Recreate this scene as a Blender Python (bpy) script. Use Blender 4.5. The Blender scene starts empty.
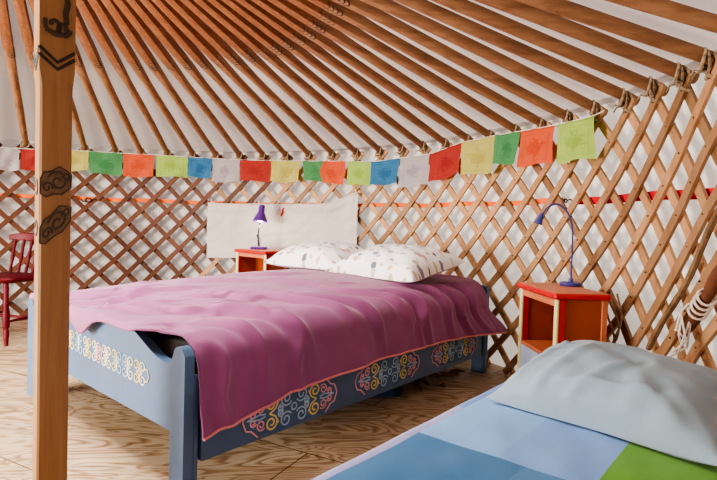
import bpy, math, random
from mathutils import Vector, Matrix, noise
random.seed(7)
PI = math.pi
sc = bpy.context.scene
COL = sc.collection
R = 2.719                     # radius of the lattice wall
ZE = 1.481                    # height of the eave
ZA = 2.4515                   # height at which the roof slopes would meet
PITCH = 360 / 76.0
SLOPE = (ZA - ZE) / R

# ------------------------------------------------------------------ mesh helper
class MB:
    def __init__(s):
        s.v, s.f, s.m, s.uv = [], [], [], None
    def add(s, vs, fs, mi=0):
        o = len(s.v)
        s.v += [tuple(p) for p in vs]
        s.f += [tuple(i + o for i in f) for f in fs]
        s.m += [mi] * len(fs)
    def box(s, c, d, M=None, mi=0):
        x, y, z = d[0] / 2, d[1] / 2, d[2] / 2
        vs = [Vector((a * x, b * y, e * z)) for a in (-1, 1) for b in (-1, 1) for e in (-1, 1)]
        if M is not None: vs = [M @ p for p in vs]
        c = Vector(c)
        s.add([p + c for p in vs], [(0, 1, 3, 2), (4, 6, 7, 5), (0, 4, 5, 1), (2, 3, 7, 6), (0, 2, 6, 4), (1, 5, 7, 3)], mi)
    def bbox(s, a, b, bev=0.004, mi=0):
        """box from corner a to corner b with chamfered edges"""
        a = Vector(a); b = Vector(b); c = (a + b) / 2; h = (b - a) / 2
        bev = min(bev, h.x * .9, h.y * .9, h.z * .9)
        vs = []; idx = {}
        for sx in (-1, 1):
            for sy in (-1, 1):
                for sz in (-1, 1):
                    for ax in range(3):
                        p = Vector((sx * (h.x - bev), sy * (h.y - bev), sz * (h.z - bev)))
                        p[ax] = (sx, sy, sz)[ax] * h[ax]
                        idx[(sx, sy, sz, ax)] = len(vs); vs.append(c + p)
        fs = []
        for ax in range(3):
            o = [i for i in range(3) if i != ax]
            for sg in (-1, 1):
                q = []
                for (p, r) in ((-1, -1), (1, -1), (1, 1), (-1, 1)):
                    k = [0, 0, 0]; k[ax] = sg; k[o[0]] = p; k[o[1]] = r
                    q.append(idx[(*k, ax)])
                fs.append(q)
        for ax in range(3):
            o = [i for i in range(3) if i != ax]
            for p in (-1, 1):
                for r in (-1, 1):
                    k0 = [0, 0, 0]; k1 = [0, 0, 0]
                    k0[ax] = -1; k1[ax] = 1
                    for k in (k0, k1): k[o[0]] = p; k[o[1]] = r
                    fs.append((idx[(*k0, o[0])], idx[(*k1, o[0])], idx[(*k1, o[1])], idx[(*k0, o[1])]))
        for sx in (-1, 1):
            for sy in (-1, 1):
                for sz in (-1, 1):
                    fs.append([idx[(sx, sy, sz, ax)] for ax in range(3)])
        s.add(vs, fs, mi)
    def tube(s, pts, rad, n=8, mi=0, cap=True, flat=None):
        pts = [Vector(p) for p in pts]; N = len(pts)
        rr = rad if hasattr(rad, '__len__') else [rad] * N
        t = (pts[1] - pts[0]).normalized()
        up = Vector((0, 0, 1)) if abs(t.z) < .9 else Vector((1, 0, 0))
        if flat is not None: up = Vector(flat)
        x = t.cross(up).normalized(); y = x.cross(t).normalized()
        vs = []
        for i, p in enumerate(pts):
            if i == 0: d = pts[1] - pts[0]
            elif i == N - 1: d = pts[-1] - pts[-2]
            else: d = pts[i + 1] - pts[i - 1]
            if d.length < 1e-9: d = t
            d = d.normalized()
            if flat is not None:
                y = Vector(flat); x = d.cross(y).normalized()
            else:
                x = (x - d * x.dot(d)).normalized(); y = x.cross(d).normalized()
            for k in range(n):
                a = 2 * PI * k / n
                sy = .45 if flat is not None else 1
                vs.append(p + x * (rr[i] * math.cos(a)) + y * (rr[i] * sy * math.sin(a)))
        fs = []
        for i in range(N - 1):
            for k in range(n):
                k2 = (k + 1) % n
                fs.append((i * n + k, i * n + k2, (i + 1) * n + k2, (i + 1) * n + k))
        if cap:
            fs.append(tuple(range(n - 1, -1, -1))); fs.append(tuple((N - 1) * n + k for k in range(n)))
        s.add(vs, fs, mi)
    def lathe(s, prof, c=(0, 0, 0), n=20, M=None, mi=0):
        vs, fs = [], []
        for (r, z) in prof:
            for k in range(n):
                a = 2 * PI * k / n
                p = Vector((r * math.cos(a), r * math.sin(a), z))
                if M is not None: p = M @ p
                vs.append(p + Vector(c))
        for i in range(len(prof) - 1):
            for k in range(n):
                k2 = (k + 1) % n
                fs.append((i * n + k, i * n + k2, (i + 1) * n + k2, (i + 1) * n + k))
        fs.append(tuple(range(n - 1, -1, -1))); fs.append(tuple((len(prof) - 1) * n + k for k in range(n)))
        s.add(vs, fs, mi)
    def prism(s, poly, f0, f1, mi=0):
        """poly: 2-D outline, f0/f1: maps (u,v)->3-D for the two faces"""
        n = len(poly)
        vs = [f0(*p) for p in poly] + [f1(*p) for p in poly]
        fs = [tuple(range(n)), tuple(range(2 * n - 1, n - 1, -1))]
        for i in range(n):
            j = (i + 1) % n
            fs.append((i, i + n, j + n, j))
        s.add(vs, fs, mi)
    def strip(s, top, bot, f0, f1, mi=0):
        """board whose upper outline is top [(u,v)] and lower outline bot, same length"""
        n = len(top)
        vs = [f0(*p) for p in top] + [f0(*p) for p in bot] + [f1(*p) for p in top] + [f1(*p) for p in bot]
        fs = []
        for i in range(n - 1):
            fs += [(i, i + 1, n + i + 1, n + i), (2 * n + i + 1, 2 * n + i, 3 * n + i, 3 * n + i + 1),
                   (i + 1, i, 2 * n + i, 2 * n + i + 1), (n + i, n + i + 1, 3 * n + i + 1, 3 * n + i)]
        fs += [(0, n, 3 * n, 2 * n), (n - 1, 3 * n - 1, 4 * n - 1, 2 * n - 1)]
        s.add(vs, fs, mi)
    def grid(s, fn, nu, nv, mi=0, uv=False):
        vs = []; 
        for j in range(nv + 1):
            for i in range(nu + 1):
                vs.append(fn(i / nu, j / nv))
        fs = []
        for j in range(nv):
            for i in range(nu):
                a = j * (nu + 1) + i
                fs.append((a, a + 1, a + nu + 2, a + nu + 1))
        if uv: s.uv = [(i / nu, j / nv) for j in range(nv + 1) for i in range(nu + 1)]
        s.add(vs, fs, mi)
    def build(s, name, mats, parent=None, smooth=True, angle=40, loc=None, fix=True):
        me = bpy.data.meshes.new(name)
        me.from_pydata(s.v, [], s.f)
        for m in (mats if isinstance(mats, (list, tuple)) else [mats]): me.materials.append(m)
        for p, mi in zip(me.polygons, s.m):
            p.material_index = mi; p.use_smooth = smooth
        if s.uv:
            l = me.uv_layers.new(name='UVMap')
            for lp in me.loops: l.data[lp.index].uv = s.uv[lp.vertex_index]
        if fix:
            import bmesh
            bm = bmesh.new(); bm.from_mesh(me)
            bmesh.ops.recalc_face_normals(bm, faces=bm.faces)
            bm.to_mesh(me); bm.free()
        if smooth and angle < 180: me.set_sharp_from_angle(angle=math.radians(angle))
        o = bpy.data.objects.new(name, me); COL.objects.link(o)
        if parent is not None: o.parent = parent
        if loc is not None: o.location = loc
        return o

def tag(o, label=None, cat=None, group=None, kind=None):
    if label: o['label'] = label
    if cat: o['category'] = cat
    if group: o['group'] = group
    if kind: o['kind'] = kind
    return o
def thing(name, label, cat, loc=(0, 0, 0), rotz=0, group=None):
    o = bpy.data.objects.new(name, None); COL.objects.link(o)
    o.empty_display_size = .1
    o.location = loc; o.rotation_euler = (0, 0, rotz)
    return tag(o, label, cat, group)
def copy_tree(o, parent=None):
    c = o.copy(); COL.objects.link(c)
    if parent is not None: c.parent = parent
    for ch in [x for x in list(o.children)]: copy_tree(ch, c)
    return c
def cyl(deg, r, z):
    a = math.radians(deg); return Vector((r * math.cos(a), r * math.sin(a), z))
def sstep(a, b, x):
    t = max(0, min(1, (x - a) / (b - a))); return t * t * (3 - 2 * t)
def interp(xs, ys, x):
    if x <= xs[0]: return ys[0]
    for i in range(len(xs) - 1):
        if x <= xs[i + 1]:
            t = (x - xs[i]) / (xs[i + 1] - xs[i]); return ys[i] + (ys[i + 1] - ys[i]) * t
    return ys[-1]
def N3(x, y, z=0): return noise.noise(Vector((x, y, z)))

# ------------------------------------------------------------------ materials
class NT:
    def __init__(s, name):
        s.mat = bpy.data.materials.new(name); s.mat.use_nodes = True
        s.t = s.mat.node_tree; s.n = s.t.nodes; s.b = s.n['Principled BSDF']; s.out = s.n['Material Output']
    def node(s, ty, **kw):
        o = s.n.new(ty)
        for k, v in kw.items():
            if k in o.inputs.keys(): o.inputs[k].default_value = v
            else: setattr(o, k, v)
        return o
    def link(s, a, b): s.t.links.new(a, b)
    def coord(s, kind='Object', scale=(1, 1, 1), rot=(0, 0, 0)):
        tc = s.node('ShaderNodeTexCoord'); mp = s.node('ShaderNodeMapping')
        mp.inputs['Scale'].default_value = scale; mp.inputs['Rotation'].default_value = rot
        s.link(tc.outputs[kind], mp.inputs['Vector']); return mp.outputs['Vector']
    def noise(s, vec, scale, detail=3, rough=.5, dist=0):
        o = s.node('ShaderNodeTexNoise'); o.inputs['Scale'].default_value = scale
        o.inputs['Detail'].default_value = detail; o.inputs['Roughness'].default_value = rough
        o.inputs['Distortion'].default_value = dist
        s.link(vec, o.inputs['Vector']); return o.outputs['Fac']
    def math(s, op, a, b=None, clamp=False):
        o = s.node('ShaderNodeMath', operation=op); o.use_clamp = clamp
        for i, x in enumerate((a, b)):
            if x is None: continue
            if isinstance(x, (int, float)): o.inputs[i].default_value = x
            else: s.link(x, o.inputs[i])
        return o.outputs[0]
    def ramp(s, fac, stops):
        o = s.node('ShaderNodeValToRGB'); e = o.color_ramp.elements
        while len(e) > 1: e.remove(e[-1])
        e[0].position = stops[0][0]; e[0].color = (*stops[0][1], 1)
        for p, c in stops[1:]:
            k = e.new(p); k.color = (*c, 1)
        s.link(fac, o.inputs['Fac']); return o.outputs['Color']
    def mix(s, fac, a, b, mode='MIX'):
        o = s.node('ShaderNodeMix', data_type='RGBA', blend_type=mode)
        for sock, x in ((o.inputs[0], fac), (o.inputs[6], a), (o.inputs[7], b)):
            if isinstance(x, (int, float)): sock.default_value = x
            elif isinstance(x, tuple): sock.default_value = (*x, 1)
            else: s.link(x, sock)
        return o.outputs[2]
    def color(s, c):
        if isinstance(c, tuple): s.b.inputs['Base Color'].default_value = (*c, 1)
        else: s.link(c, s.b.inputs['Base Color'])
    def set(s, rough=.6, spec=.3, metal=0):
        s.b.inputs['Roughness'].default_value = rough; s.b.inputs['Specular IOR Level'].default_value = spec
        s.b.inputs['Metallic'].default_value = metal
    def bump(s, h, strength=.2, dist=.01):
        o = s.node('ShaderNodeBump'); o.inputs['Strength'].default_value = strength; o.inputs['Distance'].default_value = dist
        s.link(h, o.inputs['Height']); s.link(o.outputs['Normal'], s.b.inputs['Normal'])

def m_paint(name, c, rough=.45, var=.18, scale=9, spec=.4):
    m = NT(name); v = m.coord()
    n = m.noise(v, scale, 4)
    d = tuple(x * (1 - var) for x in c); l = tuple(min(1, x * (1 + var * .6)) for x in c)
    m.color(m.ramp(n, [(.3, d), (.7, l)])); m.set(rough, spec)
    m.bump(m.noise(v, scale * 8, 2), .08, .004)
    return m.mat
def m_fabric(name, c, var=.1, scale=5, weave=260, rough=.9, sheen=.2, bump=.12):
    m = NT(name); v = m.coord()
    n = m.noise(v, scale, 3)
    d = tuple(x * (1 - var) for x in c); l = tuple(min(1, x * (1 + var * .5)) for x in c)
    m.color(m.ramp(n, [(.3, d), (.7, l)])); m.set(rough, .1)
    m.b.inputs['Sheen Weight'].default_value = sheen
    m.bump(m.noise(v, weave, 2), bump, .002)
    return m.mat
def m_wood(name, light, dark, scale=(1.5, 14, 14), rough=.55, rand=.35, spec=.3, knots=True):
    m = NT(name); v = m.coord(scale=scale)
    oi = m.node('ShaderNodeObjectInfo')
    add = m.node('ShaderNodeVectorMath', operation='ADD'); m.link(v, add.inputs[0])
    sc3 = m.node('ShaderNodeVectorMath', operation='SCALE'); sc3.inputs[3].default_value = 40
    cmb = m.node('ShaderNodeCombineXYZ')
    for k in range(3): m.link(oi.outputs['Random'], cmb.inputs[k])
    m.link(cmb.outputs[0], sc3.inputs[0]); m.link(sc3.outputs[0], add.inputs[1]); vv = add.outputs[0]
    n = m.noise(vv, 1.6, 5, .6, .4)
    c = m.ramp(n, [(.28, dark), (.55, tuple((a * 2 + b) / 3 for a, b in zip(light, dark))), (.75, light)])
    if rand:
        f = m.math('MULTIPLY_ADD', oi.outputs['Random'], rand); f.node.inputs[2].default_value = 1 - rand * .6
        g = m.node('ShaderNodeCombineColor')
        for k in range(3): m.link(f, g.inputs[k])
        c = m.mix(1.0, c, g.outputs[0], 'MULTIPLY')
    m.color(c); m.set(rough, spec); m.bump(n, .15, .004)
    return m.mat

def m_canvas(name, c, dark, trans=.35, scale=1.6):
    m = NT(name); v = m.coord()
    n = m.noise(v, scale, 4, .55)
    col = m.ramp(n, [(.25, dark), (.65, c)])
    m.color(col); m.set(.95, .05)
    m.bump(m.noise(v, 4, 4), .30, .03)
    tr = m.node('ShaderNodeBsdfTranslucent'); m.link(col, tr.inputs['Color'])
    mx = m.node('ShaderNodeMixShader'); mx.inputs[0].default_value = trans
    m.link(m.b.outputs[0], mx.inputs[1]); m.link(tr.outputs[0], mx.inputs[2]); m.link(mx.outputs[0], m.out.inputs['Surface'])
    return m.mat

M_wall = m_canvas('canvas_wall', (.86, .83, .79), (.79, .75, .70), .4)
M_roof = m_canvas('canvas_roof', (.68, .59, .535), (.60, .505, .45), .55)
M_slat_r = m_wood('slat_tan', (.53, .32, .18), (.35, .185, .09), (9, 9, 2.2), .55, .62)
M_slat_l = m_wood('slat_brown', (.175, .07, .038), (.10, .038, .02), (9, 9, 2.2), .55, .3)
M_pin = m_paint('leather_pin', (.09, .05, .03), .8)
M_rope = m_fabric('rope', (.40, .30, .20), .4, 60)
M_rope_dark = m_fabric('dark_rope', (.075, .045, .035), .3, 60)
M_string = m_fabric('white_string', (.80, .74, .66), .2, 60)
M_post = m_wood('post_wood', (.38, .22, .11), (.28, .15, .07), (22, 22, 1.2), .45, 0)
M_black = m_paint('faded_black_paint', (.045, .035, .03), .6)
M_greypaint = m_paint('worn_grey_paint', (.20, .125, .07), .6, .35, 40)
M_fade = m_paint('faded_brown_black_paint', (.085, .06, .045), .6, .3, 30)

def pole_mat():
    m = NT('pole_wood'); v = m.coord(scale=(2.2, 26, 26))
    oi = m.node('ShaderNodeObjectInfo')
    cmb = m.node('ShaderNodeCombineXYZ')
    for k in range(3): m.link(oi.outputs['Random'], cmb.inputs[k])
    sc3 = m.node('ShaderNodeVectorMath', operation='SCALE'); sc3.inputs[3].default_value = 30; m.link(cmb.outputs[0], sc3.inputs[0])
    add = m.node('ShaderNodeVectorMath', operation='ADD'); m.link(v, add.inputs[0]); m.link(sc3.outputs[0], add.inputs[1])
    n = m.noise(add.outputs[0], 1.3, 4, .6, .5)
    base = m.ramp(n, [(.25, (.185, .088, .045)), (.5, (.30, .155, .082)), (.75, (.39, .215, .118))])
    # fine dark flecked carving on the square upper half
    sep = m.node('ShaderNodeSeparateXYZ'); tc = m.node('ShaderNodeTexCoord'); m.link(tc.outputs['Object'], sep.inputs[0])
    up = m.math('GREATER_THAN', sep.outputs[0], R * .475)
    v2 = m.coord(scale=(1, 2.2, 2.2))
    fl = m.ramp(m.noise(v2, 62, 3, .6, .8), [(.42, (0, 0, 0)), (.56, (1, 1, 1))])
    fac = m.math('MULTIPLY', up, fl)
    fac = m.math('MULTIPLY', fac, .75)
    c = m.mix(fac, base, (.17, .065, .03))
    c = m.mix(m.math('MULTIPLY', up, .25), c, (.33, .11, .05))
    m.color(c); m.set(.5, .35); m.bump(n, .12, .004)
    return m.mat
M_pole = pole_mat()

def floor_mat():
    m = NT('plywood_floor'); v = m.coord(rot=(0, 0, math.radians(27)), scale=(1, 3.6, 1))
    n = m.noise(v, .95, 3.0, .5, 1.3)
    rings = m.math('FRACT', m.math('MULTIPLY', n, 19.0))
    n2 = m.noise(m.coord(rot=(0, 0, math.radians(27)), scale=(3, 40, 1)), 2, 4, .6)
    rc = m.ramp(rings, [(0, (.68, .54, .38)), (.42, (.72, .59, .43)), (.66, (.50, .33, .18)), (.86, (.27, .15, .07)), (1, (.66, .52, .36))])
    c = m.mix(.25, rc, m.ramp(n2, [(.3, (.40, .26, .15)), (.7, (.72, .60, .44))]), 'MIX')
    big = m.ramp(m.noise(m.coord(), 1.2, 3), [(.3, (.70, .67, .64)), (.7, (.90, .89, .88))])
    c = m.mix(1, c, big, 'MULTIPLY')
    # sheet joints
    br = m.node('ShaderNodeTexBrick'); m.link(m.coord(rot=(0, 0, math.radians(27))), br.inputs['Vector'])
    br.inputs['Scale'].default_value = 1; br.inputs['Mortar Size'].default_value = .003; br.inputs['Brick Width'].default_value = 2.4; br.inputs['Row Height'].default_value = .6
    br.inputs['Color1'].default_value = br.inputs['Color2'].default_value = (1, 1, 1, 1); br.inputs['Mortar'].default_value = (.3, .22, .15, 1)
    c = m.mix(1, c, br.outputs['Color'], 'MULTIPLY')
    m.color(c); m.set(.5, .35); m.bump(rings, .06, .003)
    return m.mat
M_floor = floor_mat()

M_blue = m_paint('bed_blue_paint', (.097, .165, .275), .4, .14, 4)
M_duvet = m_fabric('mauve_cotton', (.315, .110, .235), .08, 3, 300, .75, .3)
M_piping = m_fabric('salmon_piping', (.74, .30, .29), .1)
M_mattress = m_fabric('mattress_ticking', (.10, .08, .075), .2)
M_oyel = m_paint('ornament_yellow', (.72, .62, .22), .5)
M_opink = m_paint('ornament_pink', (.78, .40, .44), .5)
M_oblue = m_paint('ornament_pale_blue', (.36, .52, .68), .5)
M_ocream = m_paint('ornament_cream', (.78, .74, .60), .5)
M_odark = m_paint('ornament_dark_ground', (.085, .155, .265), .6)
M_red = m_paint('red_gloss', (.60, .04, .04), .35, .12, 5)
M_orange = m_paint('orange_paint', (.43, .095, .035), .45, .15, 5)
M_salmon = m_paint('salmon_paint', (.62, .22, .115), .45, .12, 5)
M_lime = m_paint('pale_lime_paint', (.74, .72, .38), .5, .1)
M_paleblue = m_paint('pale_blue_paint', (.50, .60, .80), .5, .1)
M_chair = m_paint('dark_red_chair_paint', (.12, .009, .015), .5, .2, 6, .25)
M_purple = m_paint('purple_enamel', (.14, .045, .30), .3, .08, 5, .5)
M_navy = m_paint('violet_blue_enamel', (.075, .075, .28), .35, .08, 5, .5)
M_metal = m_paint('dark_metal', (.06, .05, .08), .35, .1)
M_cloth = m_fabric('cream_cloth', (.60, .56, .52), .08, 3, 220)
M_wood_rough = m_wood('weathered_bark', (.34, .21, .12), (.13, .075, .04), (14, 14, 5), .85, .2)
M_bundle = m_wood('brown_bundle', (.24, .10, .055), (.12, .045, .025), (9, 9, 9), .75, .2)
M_band_o = m_fabric('orange_webbing', (.90, .20, .06), .1)
M_band_r = m_fabric('red_webbing', (.62, .03, .04), .1)
M_kindling = m_wood('kindling', (.30, .17, .085), (.12, .06, .03), (4, 20, 20), .8, .8)
M_bag = m_fabric('dark_blue_cloth', (.03, .055, .13), .3)

def pillow_print():
    m = NT('feather_print_cotton')
    tc = m.node('ShaderNodeTexCoord'); mp = m.node('ShaderNodeMapping')
    mp.inputs['Scale'].default_value = (14, 21, 14); mp.inputs['Rotation'].default_value = (0, 0, .5)
    m.link(tc.outputs['Object'], mp.inputs['Vector'])
    w = m.node('ShaderNodeTexNoise'); w.inputs['Scale'].default_value = 14; m.link(tc.outputs['Object'], w.inputs['Vector'])
    ad = m.node('ShaderNodeVectorMath', operation='MULTIPLY_ADD'); m.link(w.outputs['Color'], ad.inputs[0]); ad.inputs[1].default_value = (.6, .6, .6); m.link(mp.outputs[0], ad.inputs[2])
    vo = m.node('ShaderNodeTexVoronoi'); vo.voronoi_dimensions = '2D'; vo.inputs['Scale'].default_value = 1; vo.inputs['Randomness'].default_value = .9; m.link(ad.outputs[0], vo.inputs['Vector'])
    sepc = m.node('ShaderNodeSeparateColor'); m.link(vo.outputs['Color'], sepc.inputs[0])
    col = m.ramp(sepc.outputs[0], [(0, (.45, .42, .44)), (.2, (.66, .48, .30)), (.35, (.22, .20, .30)), (.5, (.62, .58, .62)), (.62, (.66, .34, .28)), (.74, (.08, .08, .10)), (.86, (.46, .48, .32)), (1, (.30, .27, .38))])
    for e in col.node.color_ramp.elements: pass
    col.node.color_ramp.interpolation = 'CONSTANT'
    thr = m.math('MULTIPLY_ADD', sepc.outputs[1], .22); thr.node.inputs[2].default_value = .13
    mask = m.math('LESS_THAN', vo.outputs['Distance'], thr)
    veins = m.math('MULTIPLY', mask, .85)
    c = m.mix(veins, (.86, .85, .86), col)
    m.color(c); m.set(.9, .1); m.bump(m.noise(m.coord(), 5, 4), .3, .02)
    return m.mat
M_print = pillow_print()
M_pillow_back = m_fabric('grey_mauve_pillow_back', (.50, .42, .45), .1)
M_pillow_grey = m_fabric('pale_grey_cotton', (.27, .345, .41), .06, 4, 260, .9, .2)

def duvet_patch():
    m = NT('blue_patchwork_cotton')
    uv = m.node('ShaderNodeUVMap'); sep = m.node('ShaderNodeSeparateXYZ'); m.link(uv.outputs[0], sep.inputs[0])
    u, v = sep.outputs[0], sep.outputs[1]           # u: metres across from the left edge, v: metres along towards the head
    sky, deep, green, lav = (.225, .455, .78), (.05, .19, .40), (.135, .37, .04), (.31, .31, .56)
    base = m.mix(m.math('GREATER_THAN', u, .27), sky, (.215, .40, .75))
    base = m.mix(m.math('GREATER_THAN', u, .47), base, green)
    low = m.mix(m.math('GREATER_THAN', u, .335), deep, (.075, .235, .47))
    c = m.mix(m.math('LESS_THAN', v, .565), base, low)
    l2 = m.math('MULTIPLY', m.math('GREATER_THAN', u, .47), m.math('LESS_THAN', v, .565))
    c = m.mix(l2, c, green)
    c = m.mix(m.math('LESS_THAN', u, .062), c, lav)
    c = m.mix(m.math('MULTIPLY', m.math('LESS_THAN', u, .062), m.math('GREATER_THAN', v, .80)), c, (.13, .25, .55))
    n = m.ramp(m.noise(m.coord(), 5, 3), [(.3, (.9, .9, .9)), (.7, (1, 1, 1))])
    m.color(m.mix(1, c, n, 'MULTIPLY')); m.set(.85, .1); m.b.inputs['Sheen Weight'].default_value = .2
    m.bump(m.noise(m.coord(), 260, 2), .1, .002)
    return m.mat
M_patch = duvet_patch()

def flag_mat(name, c, ink):
    m = NT(name); uv = m.node('ShaderNodeUVMap'); sep = m.node('ShaderNodeSeparateXYZ'); m.link(uv.outputs[0], sep.inputs[0])
    u, v = sep.outputs[0], sep.outputs[1]
    du = m.math('ABSOLUTE', m.math('SUBTRACT', u, .5)); dv = m.math('ABSOLUTE', m.math('SUBTRACT', v, .48))
    mx = m.math('MAXIMUM', du, dv)
    border = m.math('MULTIPLY', m.math('GREATER_THAN', mx, .36), m.math('LESS_THAN', mx, .385))
    dist = m.math('SQRT', m.math('ADD', m.math('MULTIPLY', du, du), m.math('MULTIPLY', dv, dv)))
    oi = m.node('ShaderNodeObjectInfo')
    mp = m.node('ShaderNodeVectorMath', operation='ADD'); m.link(uv.outputs[0], mp.inputs[0])
    cx = m.node('ShaderNodeCombineXYZ'); m.link(oi.outputs['Random'], cx.inputs[2]); m.link(cx.outputs[0], mp.inputs[1])
    nz = m.noise(mp.outputs[0], 9, 3, .6, 1.2)
    fig = m.math('MULTIPLY', m.math('GREATER_THAN', m.math('SUBTRACT', nz, m.math('MULTIPLY', dist, 1.0)), .30), .8)
    lines = m.math('LESS_THAN', m.math('FRACT', m.math('MULTIPLY', v, 13)), .4)
    tx = m.math('GREATER_THAN', m.noise(mp.outputs[0], 34, 1), .5)
    inside = m.math('LESS_THAN', mx, .35)
    script = m.math('MULTIPLY', m.math('MULTIPLY', lines, tx), m.math('MULTIPLY', inside, .30))
    fac = m.math('MAXIMUM', m.math('MAXIMUM', m.math('MULTIPLY', border, .45), fig), script)
    fac = m.math('MULTIPLY', fac, .55)
    cl = m.ramp(m.noise(mp.outputs[0], 3, 3), [(.3, tuple(x * .88 for x in c)), (.7, c)])
    col = m.mix(fac, cl, ink); m.color(col); m.set(.85, .1)
    tr = m.node('ShaderNodeBsdfTranslucent'); m.link(col, tr.inputs['Color'])
    ms = m.node('ShaderNodeMixShader'); ms.inputs[0].default_value = .3
    m.link(m.b.outputs[0], ms.inputs[1]); m.link(tr.outputs[0], ms.inputs[2]); m.link(ms.outputs[0], m.out.inputs['Surface'])
    return m.mat
FM = dict(white=flag_mat('flag_white', (.54, .50, .51), (.25, .2, .3)), red=flag_mat('flag_red', (.50, .085, .07), (.30, .03, .04)),
          yellow=flag_mat('flag_yellow', (.60, .57, .20), (.35, .28, .06)), green=flag_mat('flag_green', (.13, .36, .16), (.03, .18, .08)),
          orange=flag_mat('flag_orange', (.78, .17, .09), (.5, .05, .03)), lime=flag_mat('flag_lime', (.44, .64, .17), (.2, .35, .05)),
          blue=flag_mat('flag_blue', (.085, .25, .45), (.03, .10, .25)))
def bulb_mat():
    m = NT('lamp_bulb_glass'); m.b.inputs['Emission Color'].default_value = (1, .93, .85, 1); m.b.inputs['Emission Strength'].default_value = 3.0
    m.color((.95, .93, .9)); m.set(.3, .3); return m.mat
M_bulb = bulb_mat()

# ------------------------------------------------------------------ roof-pole spacing (degrees round the yurt)
TH = [110.01, 104.84, 100.19, 95.3, 90.52, 85.93, 81.17, 76.42, 71.63, 66.84, 61.95, 56.76, 51.86, 47.24, 42.78, 38.32,
      33.8, 29.44, 24.68, 20.1, 15.57, 11.16, 6.59, 2.7, -1.08, -4.43]
def ang(k):
    """angle of pole number k (fractions and numbers outside the list allowed)"""
    n = len(TH)
    if k < 0: return TH[0] - k * PITCH
    if k > n - 1:
        rest = (TH[-1] - (TH[0] - 360)) / (76 - n + 1)
        return TH[-1] - (k - n + 1) * rest
    i = min(int(k), n - 2); return TH[i] + (TH[i + 1] - TH[i]) * (k - i)

# ------------------------------------------------------------------ shell
b = MB(); n = 96; RF = R + .14
b.add([(0, 0, 0)] + [cyl(360 * k / n, RF, 0) for k in range(n)], [(0, k + 1, (k + 1) % n + 1) for k in range(n)])
b.add([cyl(360 * k / n, RF, 0) for k in range(n)] + [cyl(360 * k / n, RF, -.06) for k in range(n)], [(k, (k + 1) % n, n + (k + 1) % n, n + k) for k in range(n)])
tag(b.build('floor', M_floor, smooth=False), kind='structure')

DOOR = (188, 222)            # doorway, out of the picture on the left
def wall_canvas(u, v):
    d = DOOR[1] + (360 - (DOOR[1] - DOOR[0])) * u
    w = .010 * N3(d * .22, v * 2.2) + .006 * N3(d * .9, v * 5)
    return cyl(d, R + .075 + w, v * (ZE + .085))
b = MB(); b.grid(wall_canvas, 300, 16)
tag(b.build('wall_canvas', M_wall, fix=False), kind='structure')
b = MB()
def over_door(u, v):
    d = DOOR[0] + (DOOR[1] - DOOR[0]) * u
    return cyl(d, R + .075, 1.40 + v * (ZE + .085 - 1.40))
b.grid(over_door, 16, 2); tag(b.build('trim_1', M_wall, fix=False), kind='structure')
ring_top = ZE + .075 + (R - .60) * SLOPE + .12
def roof_canvas(u, v):
    d = 360 * u
    r = (R + .10) * (1 - v) + .60 * v
    sag = .008 * N3(d * .4, v * 6)
    z = ZE + .075 + (R - r) * SLOPE + sag
    return cyl(d, r, z)
b = MB(); b.grid(roof_canvas, 228, 14)
tag(b.build('ceiling', M_roof, fix=False), kind='structure')
b = MB(); b.grid(lambda u, v: cyl(360 * u, .66 * (1 - v) + .01, ring_top + .16 * v), 48, 4)  # unseen cover added over the crown opening to keep direct sun out
tag(b.build('added_sun_cover', M_roof, fix=False), kind='structure')
b = MB()                      # the crown ring that takes the upper ends of the poles
ring_z = ZE + (R - .60) * SLOPE
for r, dz in ((.60, 0), (.40, .09)):
    pts = [cyl(360 * k / 48, r, ring_z + dz) for k in range(49)]
    b.tube(pts, .045, 8, cap=False)
for k in range(8):
    b.tube([cyl(45 * k, .60, ring_z + .01), cyl(45 * k, .40, ring_z + .10), cyl(45 * k, .03, ring_z + .15)], .02, 6)
tag(b.build('trim_2', M_post), kind='structure')

# ------------------------------------------------------------------ lattice wall
VP = .231; ZTOP = 1.425
def slat_mesh(k, fam, mb):
    r = R - .012 if fam > 0 else R + .004
    # "/" slats (fam>0): going down they drift towards larger angle = smaller k
    zt = ZTOP + .050 + .012 * random.random(); zb = .004
    hw = .0185 + .002 * random.random(); th = .0065
    seg = 9; vs = []
    wob = random.uniform(-.004, .004)
    for i in range(seg + 1):
        z = zt + (zb - zt) * i / seg
        kk = k - fam * (ZTOP - z) / VP
        d = ang(kk); p = cyl(d, 1, 0)
        dk = ang(kk - fam * .05) ; dz = -.05 * VP
        tdir = (cyl(dk, R, z + dz) - cyl(d, R, z)).normalized()
        nrm = Vector((p.x, p.y, 0)); side = tdir.cross(nrm).normalized()
        c = cyl(d, r + wob * math.sin(i), z)
        for (a, e) in ((-1, -1), (1, -1), (1, 1), (-1, 1)):
            vs.append(c + side * (hw * a) + nrm * (th * e))
    fs = []
    for i in range(seg):
        for q in range(4):
            q2 = (q + 1) % 4
            fs.append((i * 4 + q, i * 4 + q2, i * 4 + 4 + q2, i * 4 + 4 + q))
    fs += [(3, 2, 1, 0), tuple(seg * 4 + q for q in range(4))]
    mb.add(vs, fs, 0)
    if fam > 0:               # leather pins where the slats cross
        for j in range(7):
            for h in (0, .5):
                z = ZTOP - (j + h) * VP
                if z < .03: continue
                d = ang(k - (ZTOP - z) / VP); p = cyl(d, 1, 0)
                c = cyl(d, r - th, z)
                mb.box(c, (.006, .006, .006), Matrix.Rotation(math.radians(d), 3, 'Z'), 1)
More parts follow.
